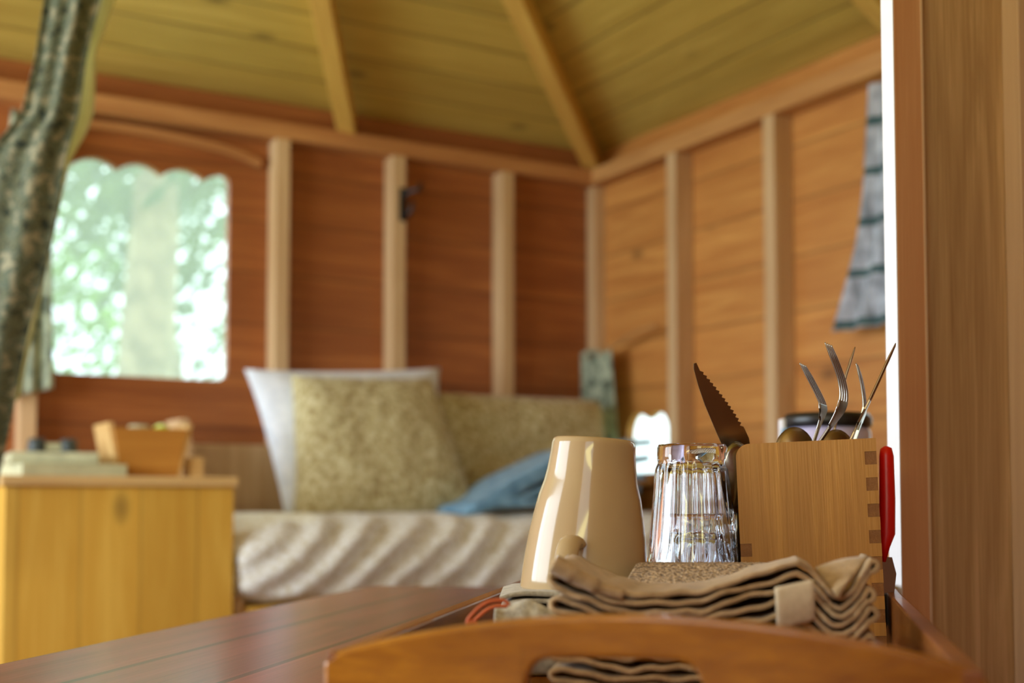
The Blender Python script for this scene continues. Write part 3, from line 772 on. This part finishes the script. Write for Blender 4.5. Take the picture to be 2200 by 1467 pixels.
lm = MB().lathe([(.0001, -.030), (.006, -.028), (.016, -.021), (.0225, -.008), (.0225, .008), (.016, .021), (.006, .028), (.0001, .031)], 24)
tag(lm.build('lemon', 'lemon', mw=RM(cx-.042, .535, CT+.110) @ Matrix.Rotation(R(80), 4, 'X'), smooth=True), 'yellow-green lemon on top of the wooden crate filling', 'lemon')
MB_ = MB().box(-.06, .058, -.05, .05, 0, .075)
tag(MB_.build('folded_cloth', 'ivory', mw=RM(cx-.005, .50, CT+.010), bevel=.015, seg=3), 'pale folded cloth filling the wooden crate', 'cloth')
sx_ = cabpt(403, .50)
tag(MB().box(-.018, .018, -.03, .03, 0, .052).build('wooden_block', 'pine_top', mw=RM(sx_, .55, CT+.0005), bevel=.003), 'small pale wooden block right of the crate on the cabinet', 'block')
# books / game boxes
bx = cabpt(128, .5)
tag(MB().box(-.118, .118, -.14, .14, 0, .030).build('flat_box', 'ivory', mw=RM(bx+.004, .52, CT+.0005) @ Matrix.Rotation(R(4), 4, 'Z'), bevel=.003), 'pale greenish flat box at the bottom of the pile on the cabinet', 'box')
tag(MB().box(-.098, .098, -.11, .11, 0, .026).build('flat_box', 'ivory', mw=RM(bx+.024, .52, CT+.031) @ Matrix.Rotation(R(-5), 4, 'Z'), bevel=.006), 'smaller pale flat box upper of the two on the cabinet', 'box')
bb_ = thing('binoculars', 'dark binoculars lying on the pale boxes on the cabinet', 'binoculars', RM(bx+.022, .53, CT+.0575))
for s_ in (-1, 1):
    MB().lathe([(.0001, 0), (.020, 0), (.022, .004), (.019, .03), (.015, .034), (.0001, .034)], 20).build('barrel', 'slate', bb_, smooth=True, ).location = (s_*.036, 0, 0)
MB().box(-.018, .018, -.012, .012, .004, .024).build('bridge', 'ivory', bb_, bevel=.002)

# ------------------------------------------------------------------ sofa
SA0, SA1 = .06, 1.515         # along the back wall
sofa = thing('sofa', 'wooden-framed sofa with loose speckled cover in the corner', 'sofa', RM(0, 0))
MB().box(SA0, SA1-.02, .14, .80, .10, .315).build('base', 'pine', sofa, bevel=.004)
for x in (SA0+.02, SA1-.09):
    for y in (.17, .72): MB().box(x, x+.06, y, y+.06, 0, .0995).build('leg', 'pine', sofa)
for x in (SA1-.025,):
    b = MB(); b.prism([(.10, .10), (.78, .10), (.74, .40), (.42, .47), (.26, .78), (.12, .78)], x, x+.028, ax=0); b.build('side_frame', 'stud', sofa, bevel=.004)
def cushion(name, mat, mw_, w_, h_, t_, parent=None, seed=0, wr=.006, corner=.06, p=2.6, taper=0):
    b_ = MB(); n = 40
    def side(sg):
        def fn(u, v):
            x = 2*u-1; y = 2*v-1
            pin = 1-corner*(1-abs(y)**2)*0
            th = (max(0, 1-abs(x)**p)*max(0, 1-abs(y)**p))**.45
            ex = x*(1-corner*(1-x*x*0)*(1-abs(y)**2.5)*.9); ey = y*(1-corner*(1-abs(x)**2.5)*.9)
            nz = noise.noise(Vector((x*2.2+seed, y*2.2, sg)))*wr*2+noise.noise(Vector((x*6+y*5+seed, y*2-x*2, sg*3)))*wr
            return (ex*w_/2*(1-taper*(ey+1)/2), sg*(th*t_/2+nz*th), ey*h_/2)
        return fn
    b_.grid(n, n, side(1)); b_.grid(n, n, side(-1))
    return b_.build(name, mat, parent, mw=mw_, smooth=True, weld=True)
# seat: one long loose cushion with slanted wrinkles
b = MB()
def seat(u, v):
    # v runs around the section: back bottom -> top back -> front edge -> down the front -> under
    sec = [(.16, .318), (.15, .42), (.16, .50), (.24, .525), (.40, .530), (.58, .528), (.70, .522), (.78, .505), (.825, .465), (.835, .40), (.815, .34), (.76, .317), (.45, .316)]
    k_ = v*(len(sec)-1); i = min(len(sec)-2, int(k_)); t_ = k_-i
    y = sec[i][0]+(sec[i+1][0]-sec[i][0])*t_; z = sec[i][1]+(sec[i+1][1]-sec[i][1])*t_
    a_ = SA0+(SA1-SA0+.01)*u; endf = max(0, 1-((2*u-1)**2)**6)**.4
    z = .42+(z-.42)*(.55+.45*endf) ; y = .5+(y-.5)*(.86+.14*endf)
    front = max(0, min(1, (y-.45)/.35))
    wrk = math.sin((a_*1.0+z*1.3)*52+4.5*noise.noise(Vector((a_*3, z*4, 0))))*.015*front*(noise.noise(Vector((a_*5, z*3, 4)))*.8+.7)
    big = .012*noise.noise(Vector((a_*3, y*3, z*3)))
    if z > .319: y += wrk+big*.6; z += big*.5+wrk*.25
    return (a_, y, max(z, .316))
b.grid(150, 60, seat); b.build('seat_cushion', 'cover', sofa, smooth=True)
# back cushion (long, sloping) and right end
b = MB()
MB().box(SA0+.02, SA1-.04, .085, .12, .30, .72).build('back_frame', 'stud', sofa, bevel=.004)
def up_cushion(name, mat, label, ca, cb, cz, w_, h_, t_, lean, roll=0, yaw=0, seed=0, **kw):
    m_ = RM(ca, cb, cz) @ Matrix.Rotation(yaw, 4, 'Z') @ Matrix.Rotation(lean, 4, 'X') @ Matrix.Rotation(roll, 4, 'Y')
    return tag(cushion(name, mat, m_, w_, h_, t_, seed=seed, **kw), label, 'cushion')
up_cushion('cushion', 'speckle', 'brownish speckled back cushion at the right of the sofa', 0.50, .26, .69, .72, .40, .20, R(14), seed=4, corner=.04, p=5)
up_cushion('pillow', 'white_cotton', 'white pillow leaning behind the speckled pillow', 1.02, .30, .728, .49, .44, .12, R(14), R(3.5), seed=2, corner=.05, p=5, taper=-.24)
up_cushion('pillow', 'speckle', 'large khaki speckled pillow in front of the white pillow', 1.02, .43, .703, .56, .44, .17, R(20), R(2), seed=9, corner=.06, p=3.4, taper=.24)
# blue towel
tw_ = thing('towel', 'blue towel folded loosely on the right of the sofa seat', 'towel', RM(.62, .60, .52))
layers = [(.0, .30, .0), (.022, .31, .5), (.044, .30, 1.1), (.066, .27, 1.7)]
b = MB()
def towel(k_):
    def fn(u, v):
        a_ = .26-.56*u; # to the right
        rise = .115*max(0, u-.08)**.8
        z = .012+k_*(.004+.040*min(1, u*1.8))+rise*.55+.006*math.sin(u*9+k_*2)+.004*noise.noise(Vector((u*5, v*4, k_)))
        y = .10-.20*v+.012*math.sin(u*6+k_)
        return (a_-.012*k_, y, z)
    return fn
for k_ in range(4): b.grid(40, 12, towel(k_))
b.build('fold', 'towel', tw_, smooth=True, solid=.017, soff=0)

# ------------------------------------------------------------------ curtains
def drape(name, mat, label, fn, nu=60, nv=40, mw_=ROOM, solid=.002, parent=None):
    o = MB().grid(nu, nv, fn).build(name, mat, parent, mw=mw_, smooth=True, solid=solid, recalc=False)
    if parent is None: tag(o, label, 'curtain')
    return o
# foreground tied curtain, hanging from a rod under the ceiling
CYD = 2.15
cur = thing('curtain', 'dark mottled green curtain swept aside at the far left', 'curtain', Vector((-.8, CYD, 1.9)))
ci = cur.matrix_world.inverted()
rt = [(-420, 268), (0, 212), (130, 182), (250, 165), (330, 140), (460, 120), (600, 88), (700, 58), (800, 38), (900, 20), (1010, -4), (1150, -30)]
lf = [(-420, 110), (0, 92), (120, 74), (240, 45), (330, -30), (460, -80), (700, -130), (1150, -160)]
def cfn(u, v):
    y = -420+1570*v; xl, xr = interp(lf, y), interp(rt, y)
    fold = math.sin(u*15+.8*math.sin(v*5))*.006+math.sin(u*7)*.008
    p = onY(xl+(xr-xl)*u, y, CYD); p.y += fold; return ci @ p
MB().grid(80, 60, cfn).build('drape', 'camo', cur, smooth=True, solid=.002, recalc=False)
rs_ = [(-420, 320), (0, 246), (60, 226), (110, 207), (170, 206), (240, 204), (280, 192), (310, 176), (350, 152), (460, 128), (600, 100), (700, 78), (860, 40)]
def sfn(u, v):
    y = -420+1280*v; xr = interp(rs_, y); xl = interp(rt, y)-12
    p = onY(xl+(xr-xl)*u, y, CYD+.06); p.y += math.sin(u*9+y*.004)*.008; return ci @ p
MB().grid(20, 60, sfn).build('sheer_lining', 'sheer', cur, smooth=True, recalc=False)['label'] = 'pale yellow-green sheer lining'
pr_ = onY(190, -420, CYD)
MB().tube([ci @ Vector((pr_.x-.5, CYD, pr_.z)), ci @ Vector((pr_.x+.25, CYD, pr_.z))], .012, 12).build('rod', 'rafter', cur)
# window 1 side curtain, left of the opening
def w1(u, v):
    z = 1.60-(.74+.04*u)*v; wdt = .10+.06*v
    a_ = 1.812+.02*(1-v)+wdt*u
    return (a_, .095+.012*math.sin(u*22), z)
drape('curtain', 'grey_print', 'grey-green printed curtain gathered left of the scalloped window', w1)
def w1b(u, v):
    z = 1.60-.14*v*(1-.3*u); return (1.90+.16*u, .06+.01*math.sin(u*22), z)
# corner curtain beside window 2
def w2c(u, v):
    z = 1.06-.42*v; wdt = .18+.05*v; y = .035+.0+wdt*u+.005*v
    return (.085+.008*math.sin(u*20+1), .035+wdt*u+.005*v-.0, z+.008*math.sin(u*6))
drape('curtain', 'grey_print', 'short grey-green curtain hanging in the corner left of the low window', w2c)
# plaid curtain gathered on the right wall
def interp2(v):
    y = 168+550*v
    return interp([(168, 1866), (400, 1855), (520, 1840), (620, 1815), (718, 1788)], y), y
def w3(u, v):
    z0 = 1.605; z = z0-.61*v
    left = ona(*interp2(v), .085).y
    y = left+(.20+.12*v)*u
    return (.085+.014*math.sin(u*24)*(.5+v*.5), y, z)
drape('curtain', 'plaid', 'grey plaid curtain with teal bands gathered on the right wall', w3, nu=80)
# wire on the right wall above the corner curtain
P = [Vector((.078, .06, 1.045)), Vector((.076, .16, 1.055)), Vector((.075, .25, 1.08)), Vector((.075, .34, 1.10)), Vector((.075, .44, 1.107))]
c0 = P[0].copy()
tag(MB().tube([p-c0 for p in catmull(P, 6)], .007, 8).build('wire', 'beam_b', mw=ROOM @ Matrix.Translation(c0), smooth=True), 'thin cord strung from the corner post to the nearest stud of the right wall', 'cord')
# black hook on the stud
hk = thing('coat_hook', 'black iron hook screwed high on the back wall stud', 'hook', RM(.775, .071, 1.475))
MB().box(-.012, .012, 0, .006, -.045, .06).build('plate', 'black', hk, bevel=.002)
MB().tube(catmull([(0, .004, .03), (-.012, .03, .045), (-.03, .05, .05), (-.04, .05, .07)], 5), .007, 8).build('arm', 'black', hk, smooth=True)
MB().tube(catmull([(0, .004, -.02), (-.004, .03, -.03), (-.01, .045, -.01), (-.014, .045, .01)], 5), .006, 8).build('arm', 'black', hk, smooth=True)

# ------------------------------------------------------------------ outdoors
struct(MB().box(-40, 40, -40, 40, -.12, -.06).build('ground', 'grass', mw=ROOM))
def tree(label, x, y, h, tr, crad, nl_, mat, seed, zc=None, lean=0):
    rr = random.Random(seed); e_ = thing('tree', label, 'tree', Vector((x, y, -.06)))
    MB().tube([(0, 0, 0), (lean*.3, 0, h*.3), (lean*.7, .02, h*.6), (lean, 0, h)], [tr*1.2, tr, tr*.85, tr*.4], 12).build('trunk', 'bark', e_, smooth=True)
    zc = zc or h
    b_ = MB()
    for i in range(nl_):
        while True:
            v_ = Vector((rr.uniform(-1, 1), rr.uniform(-1, 1), rr.uniform(-1, 1)))
            if v_.length <= 1: break
        if noise.noise(v_*2.3+Vector((seed, 0, 0))) < -.12: continue
        c = Vector((v_.x*crad[0]+lean*.6, v_.y*crad[1], zc+v_.z*crad[2])); s_ = rr.uniform(.05, .11)
        n1 = Vector((rr.gauss(0, 1), rr.gauss(0, 1), rr.gauss(0, 1))).normalized(); n2 = n1.orthogonal().normalized(); n3 = n1.cross(n2)
        b_.add([c-n2*s_, c-n3*s_*.45, c+n2*s_, c+n3*s_*.45], [(0, 1, 2, 3)])
    f_ = b_.build('foliage', mat, e_, recalc=False)
    return e_
tree('pale-trunked tree nearest the scalloped window', -1.95, 6.6, 3.4, .15, (1.15, .8, .7), 1500, 'leaf_b', 3, zc=2.75, lean=.12)
tree('leafy tree seen at the left of the scalloped window', -4.0, 10.4, 3.4, .12, (.9, .9, 1.3), 1300, 'leaf_a', 5, zc=1.9)
tree('thin leaning tree seen at the right of the scalloped window', -2.3, 9.6, 3.3, .10, (.8, .7, 1.0), 1100, 'leaf_b', 8, zc=2.9, lean=-.5)
tree('broad bushy tree farthest behind the scalloped window', -4.3, 14.5, 3.2, .2, (1.5, 1.0, 2.2), 2600, 'leaf_b', 21, zc=2.4)
tree('bush seen through the low corner window', 2.2, 8.5, 1.0, .05, (1.1, 1.1, .8), 1000, 'leaf_a', 11, zc=.8)
